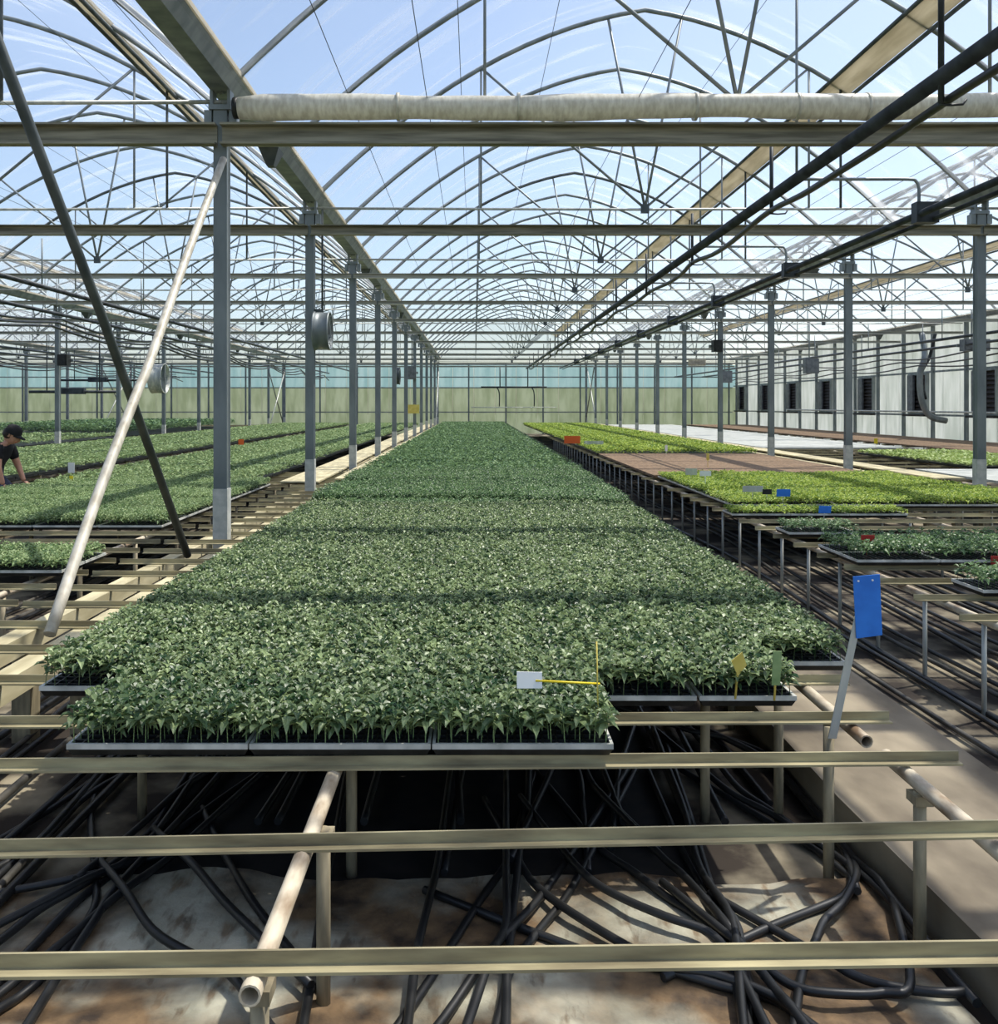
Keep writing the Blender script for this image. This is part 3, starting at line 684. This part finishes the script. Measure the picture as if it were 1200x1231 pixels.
# ------------------------------------------------------------------ irrigation boom: rails, hangers, slung hose, boom
ZR = EYE+1.95
t = thing('boom_rail', 'dark irrigation boom rail pipe hung over the right of the central bed', 'rail', (2.78, 0, ZR))
part('rail_pipe', MB().tube([(0,1.6,0),(0,48.6,0)], .05, 12), 'rail_black', t)
hy = [5.47+3.12*i for i in range(14)]
for i, y in enumerate(hy):
    q = MB(); q.tube([(0,y,-.16),(0,y,Z_TIE-ZR+ (1.2 if i == 0 else .0))], .018, 6); part('hanger', q, 'rail_black', t)
    part('hook', MB().tube([(-.02,y,-.16),(.06,y,-.165),(.13,y,-.16),(.15,y,-.13)], .008, 6), 'rail_black', t)
pts = []
for i in range(len(hy)):
    y = hy[i]-3.12
    for f in (0,.25,.5,.75): pts.append((2.8+.03*math.sin(i*2+f*5), y+3.12*f, ZR-.13-.05*math.sin(f*PI)))
solo('boom_hose', MB().tube(smooth_pts(pts,3), .027, 8), 'hose', 'black hose slung in loops below the boom rail pipe', 'hose')
t = thing('boom_rail', 'second dark boom rail hung just below the right gutter', 'rail', (4.55, 0, ZR))
part('rail_pipe', MB().tube([(0,1.6,0),(0,48.6,0)], .036, 10), 'rail_black', t)
part('rail_pipe', MB().tube([(.13,1.6,-.05),(.13,48.6,-.05)], .024, 8), 'rail_black', t)
for i in range(10):
    y = 5.4+4*i
    part('bracket_arm', MB().tube(smooth_pts([(-1.25,y,.36),(-.6,y,.36),(-.12,y,.36),(-.03,y,.34),(0,y,.26),(0,y,.1)],3), .017, 8), 'galv', t)
    part('hanger', MB().tube([(-1.25,y,.36),(-1.25,y,arch_z((4.55-1.25-2.12)/4.15)-ZR)], .014, 6), 'galv', t)
    part('clamp', MB().box(-.05,.18,y-.06,y+.06,-.09,.12), 'rail_black', t)
YB = 47.5
t = thing('irrigation_boom', 'far irrigation boom with two down pipes near the end wall', 'irrigation boom', (2.06, YB, 2.55))
part('boom_pipe', MB().tube([(-1.7,0,0),(1.7,0,0)], .04, 8), 'rail_black', t)
for x in (-.9,.9):
    part('down_pipe', MB().tube(smooth_pts([(x-.25*(1 if x<0 else -1)*0,0,0),(x+.1,0,-.15),(x+.15,0,-.4),(x+.15,0,-1.0)],3), .03, 8), 'rail_black', t)
    part('trolley_post', MB().tube([(x*.8,0,0),(x*.8,0,ZR-2.55)], .03, 8), 'rail_black', t)
part('spray_bar', MB().tube([(-2.2,0,-1.05),(2.2,0,-1.05)], .025, 8), 'galv_light', t)

# booms of the neighbouring bays
def side_boom(label, hl, xs, z, yb, x0, x1, sway):
    t = thing('boom_rail', label, 'rail', (0, 0, z))
    for x in xs:
        part('rail_pipe', MB().tube([(x,3,0),(x,50,0)], .035, 8), 'rail_black', t)
        for i in range(12): part('hanger', MB().tube([(x,5.4+4*i,0),(x,5.4+4*i,.7)], .012, 5), 'galv', t)
    for j in range(3):
        pts = [(xs[0]+.25+.22*j+.06*math.sin(y+j), y, z-.12-.12*j-sway*abs(math.sin((y+j*.7)*.55))) for y in np.arange(6, 46, .7)]
        solo('boom_hose', MB().tube(pts, .022, 6), 'hose', hl, 'hose', hl)
    return t
side_boom('boom rails hung over the left bench', 'black hose slung in loops over the left bench', (-7.9,-6.3), 3.35, 30, 0, 0, .18)
side_boom('boom rails hung beyond the second left columns', 'black hose slung beyond the second left columns', (-15.2,-13.6), 3.3, 30, 0, 0, .18)
side_boom('boom rails hung in front of the white side wall', 'black hose slung in front of the white side wall', (12.4,10.9), 3.15, 30, 0, 0, .12)
solo('spray_bar', MB().tube([(13.6,24,1.42),(13.6,40,1.42)], .03, 6), 'galv_light', 'long spray bar with nozzles along the white side wall', 'spray bar')
solo('feed_pipe', MB().tube(smooth_pts([(13.3,27.3,3.74),P(1112,428,27),P(1106,450,27),P(1108,480,27),P(1118,500,27),P(1138,506,27)],5), .09, 8), 'galv', 'bent grey feed pipe hanging by the white side wall', 'pipe')
solo('feed_pipe', MB().tube(smooth_pts([(13.7,27.3,3.74),P(1118,428,27.6),P(1107,452,27.6),P(1113,480,27.6)],5), .05, 8), 'rail_black', 'black rubber pipe hanging beside the bent grey pipe', 'pipe')
# other far booms beyond the left benches
for (px, py, Y, L, lab) in ((88,471,31.4,3.0,'short spray boom hanging beyond the second left columns'),(118,457,39.4,3.4,'long spray boom hanging near the left end wall')):
    x, y, z = P(px, py, Y); t = thing('irrigation_boom', lab, 'irrigation boom', (x, y, z))
    part('boom_pipe', MB().tube([(-L/2,0,0),(L/2,0,0)], .05, 8), 'rail_black', t)
    part('trolley', MB().box(-.4,.4,-.1,.1,-.08,.12), 'rail_black', t)
    for s in (-1,1): part('hanger', MB().tube([(s*L*.3,0,0),(s*L*.3,0,Z_TIE-z)], .02, 6), 'rail_black', t)

# ------------------------------------------------------------------ circulation fans and boxes on the columns
def drum_fan(x, y, z, label, r=.23, d=.2, m='galv'):
    t = thing('drum_fan', label, 'fan', (x, y, z)); M = Matrix.Rotation(PI/2, 4, 'Y')
    part('drum', MB().lathe([(r,-d/2),(r+.012,-d/2),(r+.012,-d/2+.02),(r,-d/2+.02),(r,d/2-.02),(r+.012,d/2-.02),(r+.012,d/2),(r,d/2),(r-.012,d/2),(r-.012,-d/2),(r,-d/2)], 24, M), m, t)
    part('motor', MB().lathe([(0,-.07),(.05,-.07),(.06,0),(.05,.07),(0,.07)], 14, M), 'black_plastic', t)
    bl = MB()
    for k in range(5):
        a = 2*PI*k/5; c_, s_ = math.cos(a), math.sin(a)
        bl.raw([(.03,c_*.05-s_*.02,s_*.05+c_*.02),(-.03,c_*.05+s_*.02,s_*.05-c_*.02),(-.04,c_*.2+s_*.06,s_*.2-c_*.06),(.04,c_*.2-s_*.06,s_*.2+c_*.06)], [(0,1,2,3)])
    part('blades', bl, 'blade', t)
    g = MB()
    for q in (-d/2-.004, d/2+.004):
        for rr in (.07,.13,.19): g.tube([(q,rr*math.cos(a),rr*math.sin(a)) for a in np.linspace(0,2*PI,17)], .003, 4, False)
    part('guard', g, 'galv_dark', t)
    part('mount_arm', MB().box(-.12,.0,-.02,.02,r,r+.04), 'galv_dark', t)
    part('hanger', MB().tube([(0,0,r),(0,0,Z_TIE-z)], .014, 6), 'galv_dark', t)
x, y, z = P(386,397,11.3); drum_fan(x+.0, 11.4, z, 'grey drum fan fixed to the second column beside the central bench')
x, y, z = P(191,455,31.4); drum_fan(x, y, z, 'pale drum fan hanging beyond the second left columns', .5, .45, 'galv_light')
x, y, z = P(477,452,27.4); drum_fan(x, y, z, 'dark drum fan on a far column beside the central bench', .25, .2, 'galv_dark')
def cbox(px, py, Y, w_, h_, label, m='black_plastic'):
    x, y, z = P(px, py, Y); t = thing('control_box', label, 'control box', (x, y, z))
    part('case', MB().box(-w_/2,w_/2,-.12,.12,-h_/2,h_/2), m, t); part('door', MB().box(-w_/2+.03,w_/2-.03,-.14,-.12,-h_/2+.03,h_/2-.03), m, t)
    part('bracket', MB().box(-w_/2-.06,w_/2+.06,.12,.16,-.04,.04), 'galv', t)
    part('hanger', MB().tube([(0,.14,0),(0,.14,Z_TIE-z)], .02, 6), 'galv', t)
cbox(77,433,23.26,.24,.28,'black box on the nearest column beyond the left benches')
cbox(862,416,23.26,.22,.3,'black box on a column beyond the lime bed')
cbox(873,453,31.26,.36,.4,'grey heater box hanging beside the black control box','steel_grey')
cbox(975,440,27.26,.4,.44,'grey heater box hanging before the white side wall','steel_grey')
cbox(1172,415,23.26,.65,.3,'wide grey motor box by the right column','steel_grey')
cbox(838,436,39.26,.7,.25,'pale orange sign plate hanging near the far right columns','wood_vent')
cbox(495,448,31.26,.3,.45,'small dark heater box by the far columns','steel_grey')

# ------------------------------------------------------------------ tags and stakes
def stake_tag(top, bot, w_, h_, m, label, cat='tag', stakem='galv_light', sr=.004, tilt=0, shape='rect', flat=None):
    """a card on a stake: top is the card's upper middle, bot the foot of the stake"""
    tp, bt = Vector(top), Vector(bot)
    if sr < .005:
        zb = BAR_Z+.03; k_ = (EYE-zb)/(EYE-bt.z); bt = Vector((bt.x*k_, bt.y*k_, zb)); tp = Vector((tp.x*k_, tp.y*k_, EYE-(EYE-tp.z)*k_)); w_ *= k_; h_ *= k_
    t = thing('plant_tag', label, cat, tuple(bt))
    ax = (tp-bt); L_ = ax.length; u = ax.normalized(); d = u*h_; sd = Vector((math.cos(tilt),math.sin(tilt),0)); nrm = sd.cross(u).normalized()*.002
    rel = tp-bt
    s = MB(); s.tube([(0,0,0), tuple(rel-u*h_*.15)], sr, 6); part('stake', s, stakem, t)
    off = Vector((0,-sr-.003,0))
    if shape == 'rect': out = [(-.5,0),(.5,0),(.5,1),(-.5,1)]
    else: out = [(0,-.0),(.5,.45),(.15,1),(-.5,.62)]
    c = MB(); nn = len(out); vs = []
    for sg in (1,-1): vs += [tuple(rel-d+d*b+sd*(a*w_)+off+nrm*sg) for a, b in out]
    c.raw(vs, [tuple(range(nn)), tuple(range(nn,2*nn))[::-1]]+[(i,(i+1)%nn,nn+(i+1)%nn,nn+i) for i in range(nn)])
    part('card', c, m, t)
    return t, rel, d, sd, off
bx, by, bz = P(1003,888,3.08); t = thing('plant_tag', 'tall blue card on a pale flat stake at the walkway corner', 'tag', (bx, by, bz))
def L3(px, py, dy=0): q = P(px, py, 3.08); return (q[0]-bx, q[1]-by+dy, q[2]-bz)
def slab_between(pp, y0, y1):
    vs = [L3(a, b, y0) for a, b in pp]+[L3(a, b, y1) for a, b in pp]; n_ = len(pp)
    return MB().raw(vs, [tuple(range(n_)), tuple(range(n_,2*n_))[::-1]]+[(i,(i+1)%n_,n_+(i+1)%n_,n_+i) for i in range(n_)])
part('stake', slab_between([(996,888),(1006,888),(1041,720),(1033,720)], 0, .006), 'galv_light', t)
part('card', slab_between([(1029,767),(1060,763),(1057,690),(1025,693)], -.006, -.002), 'blue_card', t)
for a, b in ((1048,697),(1031,698)):
    q = L3(a, b); part('eyelet', MB().tube([(q[0],q[1]-.009,q[2]),(q[0],q[1]-.0055,q[2])], .0035, 8), 'white_card', t)
stake_tag(P(889,783,3.24), P(884,840,3.24), .055, .085, 'ochre', 'yellow leaf shaped tag standing in the front seedlings', stakem='ochre', shape='leaf')
stake_tag(P(934,782,3.24), P(931,842,3.24), .03, .12, 'stem', 'narrow green tag beside the yellow tag', stakem='ochre')
x, y, z = P(652,819,2.83)
t = thing('plant_tag', 'white label on a yellow stick lying over the front seedlings', 'tag', (x, y, z))
part('card', MB().raw([(-.078,0,-.022),(0,0,-.022),(0,.012,.024),(-.078,.012,.026),(-.078,.003,-.022),(0,.003,-.022),(0,.015,.024),(-.078,.015,.026)], [(0,1,2,3),(7,6,5,4),(0,4,5,1),(1,5,6,2),(2,6,7,3),(3,7,4,0)]), 'white_card', t)
part('stick', MB().tube([(-.02,.006,0),(.18,.02,-.014)], .0035, 6), 'yellow', t)
x, y, z = P(719,862,2.84)
solo('plant_stake', MB().tube([(0,0,0),(-.003,.01,.23)], .0025, 6), 'ochre', 'thin upright wooden stick in the front seedlings', 'stake', None, (x,y,z))
stake_tag(P(1043,643,6.1), P(1042,668,6.1), .09, .05, 'red', 'dark red tag in the grey green trays', stakem='red')
stake_tag(P(1196,668,5.15), P(1196,696,5.15), .05, .05, 'red', 'red tag at the front of the last grey green tray', stakem='red')
stake_tag(P(942,588,8.8), P(941,610,8.8), .13, .07, 'blue_card', 'light blue card standing before the lime green bed')
stake_tag(P(992,608,7.5), P(990,630,7.5), .10, .06, 'blue_card', 'dark blue card in the single small tray')
stake_tag(P(848,566,10.6), P(848,590,10.6), .13, .06, 'white_card', 'white card standing in the lime green bed', stakem='white_card')
stake_tag(P(831,563,11.2), P(831,582,11.2), .14, .08, 'galv_light', 'grey card beside the white card in the lime bed')
stake_tag(P(905,584,9.0), P(905,606,9.0), .2, .06, 'galv_light', 'wide grey card at the front of the lime bed')
stake_tag(P(922,588,8.9), P(922,606,8.9), .09, .05, 'black_plastic', 'black card between the grey and light blue cards')
stake_tag(P(717,585,9.7), P(717,602,9.7), .09, .1, 'ochre', 'yellow tag in the tall part of the central bed', stakem='ochre')
stake_tag(P(645,552,15), P(645,560,15), .13, .05, 'black_plastic', 'small black card in the far central bed')
stake_tag(P(801,535,18), P(801,548,18), .05, .12, 'white_card', 'narrow white card before the far lime bed', stakem='white_card')
stake_tag(P(688,524,19.4), P(688,538,19.4), .34, .16, 'orange', 'orange card bundle at the edge of the far lime bed')
stake_tag(P(714,530,19.2), P(714,539,19.2), .4, .1, 'galv_light', 'grey card beside the orange one on the right bench')
stake_tag(P(290,528,20), P(290,540,20), .12, .12, 'orange', 'small orange tag in the far left bed')
stake_tag(P(851,545,13.2), P(851,562,13.2), .04, .1, 'ochre', 'thin tan tag at the brown tray edge', stakem='ochre')
stake_tag(P(1053,527,17.5), P(1053,539,17.5), .07, .1, 'yellow', 'yellow tag beyond the right columns', stakem='yellow')
stake_tag(P(86,556,14), P(86,575,14), .1, .16, 'white_card', 'white tag at the aisle edge of the left beds', stakem='white_card')
stake_tag(P(86,572,12.5), P(86,586,12.5), .05, .1, 'yellow', 'yellow tag in the left bed', stakem='yellow')
x, y, z = P(497,497,31.2)
t = thing('sticky_trap', 'yellow sticky insect trap hanging by the far columns', 'trap', (x,y,z))
part('sheet', MB().box(-.2,.2,-.01,.01,0,.3), 'ochre', t); part('hook', MB().tube([(0,0,.29),(0,0,.34),(0,.145,.36)], .008, 5), 'galv_dark', t)

# ------------------------------------------------------------------ person stooping in the aisle
def skin_obj(name, pts, edges, radii, m, parent, root=0, sub=2):
    me = bpy.data.meshes.new(name); me.from_pydata(pts, edges, []); o = link(name, me, parent)
    md = o.modifiers.new('skin', 'SKIN'); md.use_smooth_shade = True
    for i, r in enumerate(radii):
        me.skin_vertices[0].data[i].radius = r if isinstance(r, tuple) else (r, r)
        me.skin_vertices[0].data[i].use_root = (i == root)
    sdv = o.modifiers.new('sub', 'SUBSURF'); sdv.levels = sub; sdv.render_levels = sub
    me.materials.append(MATS[m]); return o
pr = thing('person', 'person in a black shirt and black cap stooping between the left benches', 'person', (-6.04, 11.85, .06))
# local frame: facing +x; z up from the aisle
J = dict(pel=(-.24,0,.70), wai=(-.17,0,.84), che=(-.06,0,.99), nck=(.0,0,1.06), hd0=(.05,0,1.11),
         lsh=(-.02,.17,1.0), lel=(.05,.23,.76), lwr=(.14,.2,.56), rsh=(-.02,-.17,1.0), rel=(.03,-.24,.76), rwr=(.08,-.22,.55),
         lhp=(-.24,.09,.68), lkn=(.04,.12,.42), lan=(-.12,.12,.08), lto=(.06,.13,.035), rhp=(-.24,-.09,.68), rkn=(.06,-.12,.42), ran=(-.1,-.12,.08), rto=(.08,-.13,.035))
K = list(J); E = [('pel','wai'),('wai','che'),('che','nck'),('nck','hd0'),('che','lsh'),('lsh','lel'),('lel','lwr'),('che','rsh'),('rsh','rel'),('rel','rwr'),('pel','lhp'),('lhp','lkn'),('lkn','lan'),('lan','lto'),('pel','rhp'),('rhp','rkn'),('rkn','ran'),('ran','rto')]
RD = dict(pel=(.13,.15), wai=(.11,.14), che=(.12,.15), nck=.055, hd0=.05, lsh=.065, lel=.042, lwr=.03, rsh=.065, rel=.042, rwr=.03, lhp=.09, lkn=.062, lan=.042, lto=.035, rhp=.09, rkn=.062, ran=.042, rto=.035)
body = skin_obj('body', [J[q] for q in K], [(K.index(a),K.index(b)) for a, b in E], [RD[q] for q in K], 'skin', pr)
sh = ['pel','wai','che','lsh','rsh']
S = dict(pel=J['pel'], wai=J['wai'], che=J['che'], ne=(-.01,0,1.05), lsh=J['lsh'], le=(.025,.21,.84), rsh=J['rsh'], re=(.01,-.22,.84))
SK = list(S)
skin_obj('shirt', [S[q] for q in SK], [(SK.index(a),SK.index(b)) for a, b in (('pel','wai'),('wai','che'),('che','ne'),('che','lsh'),('lsh','le'),('che','rsh'),('rsh','re'))], [(.148,.165),(.128,.155),(.138,.165),(.075,.08),.08,.06,.08,.06], 'black_cloth', pr)
T = {q: J[q] for q in ('pel','lhp','lkn','rhp','rkn')}; T['la'] = (-.1,.12,.14); T['ra'] = (-.08,-.12,.14); TK = list(T)
skin_obj('trousers', [T[q] for q in TK], [(TK.index(a),TK.index(b)) for a, b in (('pel','lhp'),('lhp','lkn'),('lkn','la'),('pel','rhp'),('rhp','rkn'),('rkn','ra'))], [(.14,.158),.1,.075,.1,.075,.06,.06], 'trousers', pr)
# head: profile looking to +x and down
def head():
    bm = bmesh.new(); bmesh.ops.create_uvsphere(bm, u_segments=24, v_segments=18, radius=1)
    for v in bm.verts:
        x, y, z = v.co; v.co = (x*.098+(.012 if x > 0 and z < 0 else 0), y*.074*(1-.12*max(0,-z)), z*.125)
        if x > .9 and abs(y) < .25 and -.35 < z < .05: v.co.x += .022*(1-abs(y)/.25)
        if x > .85 and abs(z+.55) < .1: v.co.x += .004
    me = bpy.data.meshes.new('head'); bm.to_mesh(me); bm.free(); me.polygons.foreach_set('use_smooth', [True]*len(me.polygons)); me.materials.append(MATS['skin']); return me
RH = Matrix.Rotation(math.radians(28), 4, 'Y')
ho = link('head', head(), pr, (.085,0,1.18)); ho.rotation_euler = (0, math.radians(28), 0)
def hpart(name, mb, m):
    o = part(name, mb, m, ho); return o
for s in (-1,1):
    hpart('ear', MB().lathe([(0,-.008),(.02,-.008),(.028,0),(.02,.008),(0,.008)], 10, Matrix.Translation((-.008,s*.075,-.008)) @ Matrix.Rotation(PI/2,4,'X')), 'skin')
    hpart('eye', MB().lathe([(0,-.006),(.008,-.006),(.011,0),(.008,.006),(0,.006)], 8, Matrix.Translation((.088,s*.03,.005)) @ Matrix.Rotation(PI/2,4,'Y')), 'hair')
hpart('mouth', MB().box(.09,.102,-.022,.022,-.07,-.062), 'red')
hpart('hair', MB().lathe([(.082,.02),(.088,-.02),(.084,-.06),(.06,-.085),(.0,-.09)], 18, Matrix.Translation((-.03,0,.02))), 'hair')
cp = hpart('cap', MB().lathe([(.104,.02),(.104,.05),(.096,.09),(.07,.12),(.035,.133),(0,.136)], 22), 'black_cloth')
b_ = MB(); vs = []
for q in range(11):
    a = -1.1+2.2*q/10; vs.append((.095*math.cos(a), .08*math.sin(a), .034)); vs.append((.095*math.cos(a)+.095*max(0,math.cos(a*1.3)), .085*math.sin(a), .022-.012*abs(a)))
n_ = len(vs); vs += [(x,y,z-.006) for x,y,z in vs]
fs = []
for q in range(10): fs += [(2*q,2*q+1,2*q+3,2*q+2),(n_+2*q,n_+2*q+2,n_+2*q+3,n_+2*q+1),(2*q+1,n_+2*q+1,n_+2*q+3,2*q+3)]
b_.raw(vs, fs, True); hpart('cap_brim', b_, 'black_cloth')
def hand(name, w0, dirv):
    d = Vector(dirv).normalized(); side = d.cross(Vector((0,0,1))).normalized(); up = side.cross(d); w0 = Vector(w0)
    pts = [w0, w0+d*.05, w0+d*.085]; edges = [(0,1),(1,2)]; rad = [.026,(.036,.02),(.034,.016)]
    for f, (l, s) in enumerate(((.075,-.03),(.085,-.01),(.08,.01),(.062,.03))):
        a = w0+d*.085+side*s; b = a+d*l*.5-up*.008; c = a+d*l*.9-up*.03; k0 = len(pts); pts += [a,b,c]; edges += [(2,k0),(k0,k0+1),(k0+1,k0+2)]; rad += [.0095,.009,.0075]
    a = w0+d*.035-side*.03; b = a+d*.03-side*.025-up*.01; c = b+d*.03-up*.012; k0 = len(pts); pts += [a,b,c]; edges += [(1,k0),(k0,k0+1),(k0+1,k0+2)]; rad += [.012,.01,.008]
    skin_obj(name, [tuple(p) for p in pts], edges, rad, 'skin', pr)
hand('hand', J['lwr'], (.8,-.2,-.5)); hand('hand', J['rwr'], (.7,.1,-.7))
skin_obj('shoe', [(-.14,.12,.04),(-.02,.125,.04),(.1,.13,.03)], [(0,1),(1,2)], [.045,.045,.04], 'black_cloth', pr, sub=1)
skin_obj('shoe', [(-.12,-.12,.04),(0,-.125,.04),(.12,-.13,.03)], [(0,1),(1,2)], [.045,.045,.04], 'black_cloth', pr, sub=1)
print('objects', len(bpy.data.objects), 'trays', NTRAY)
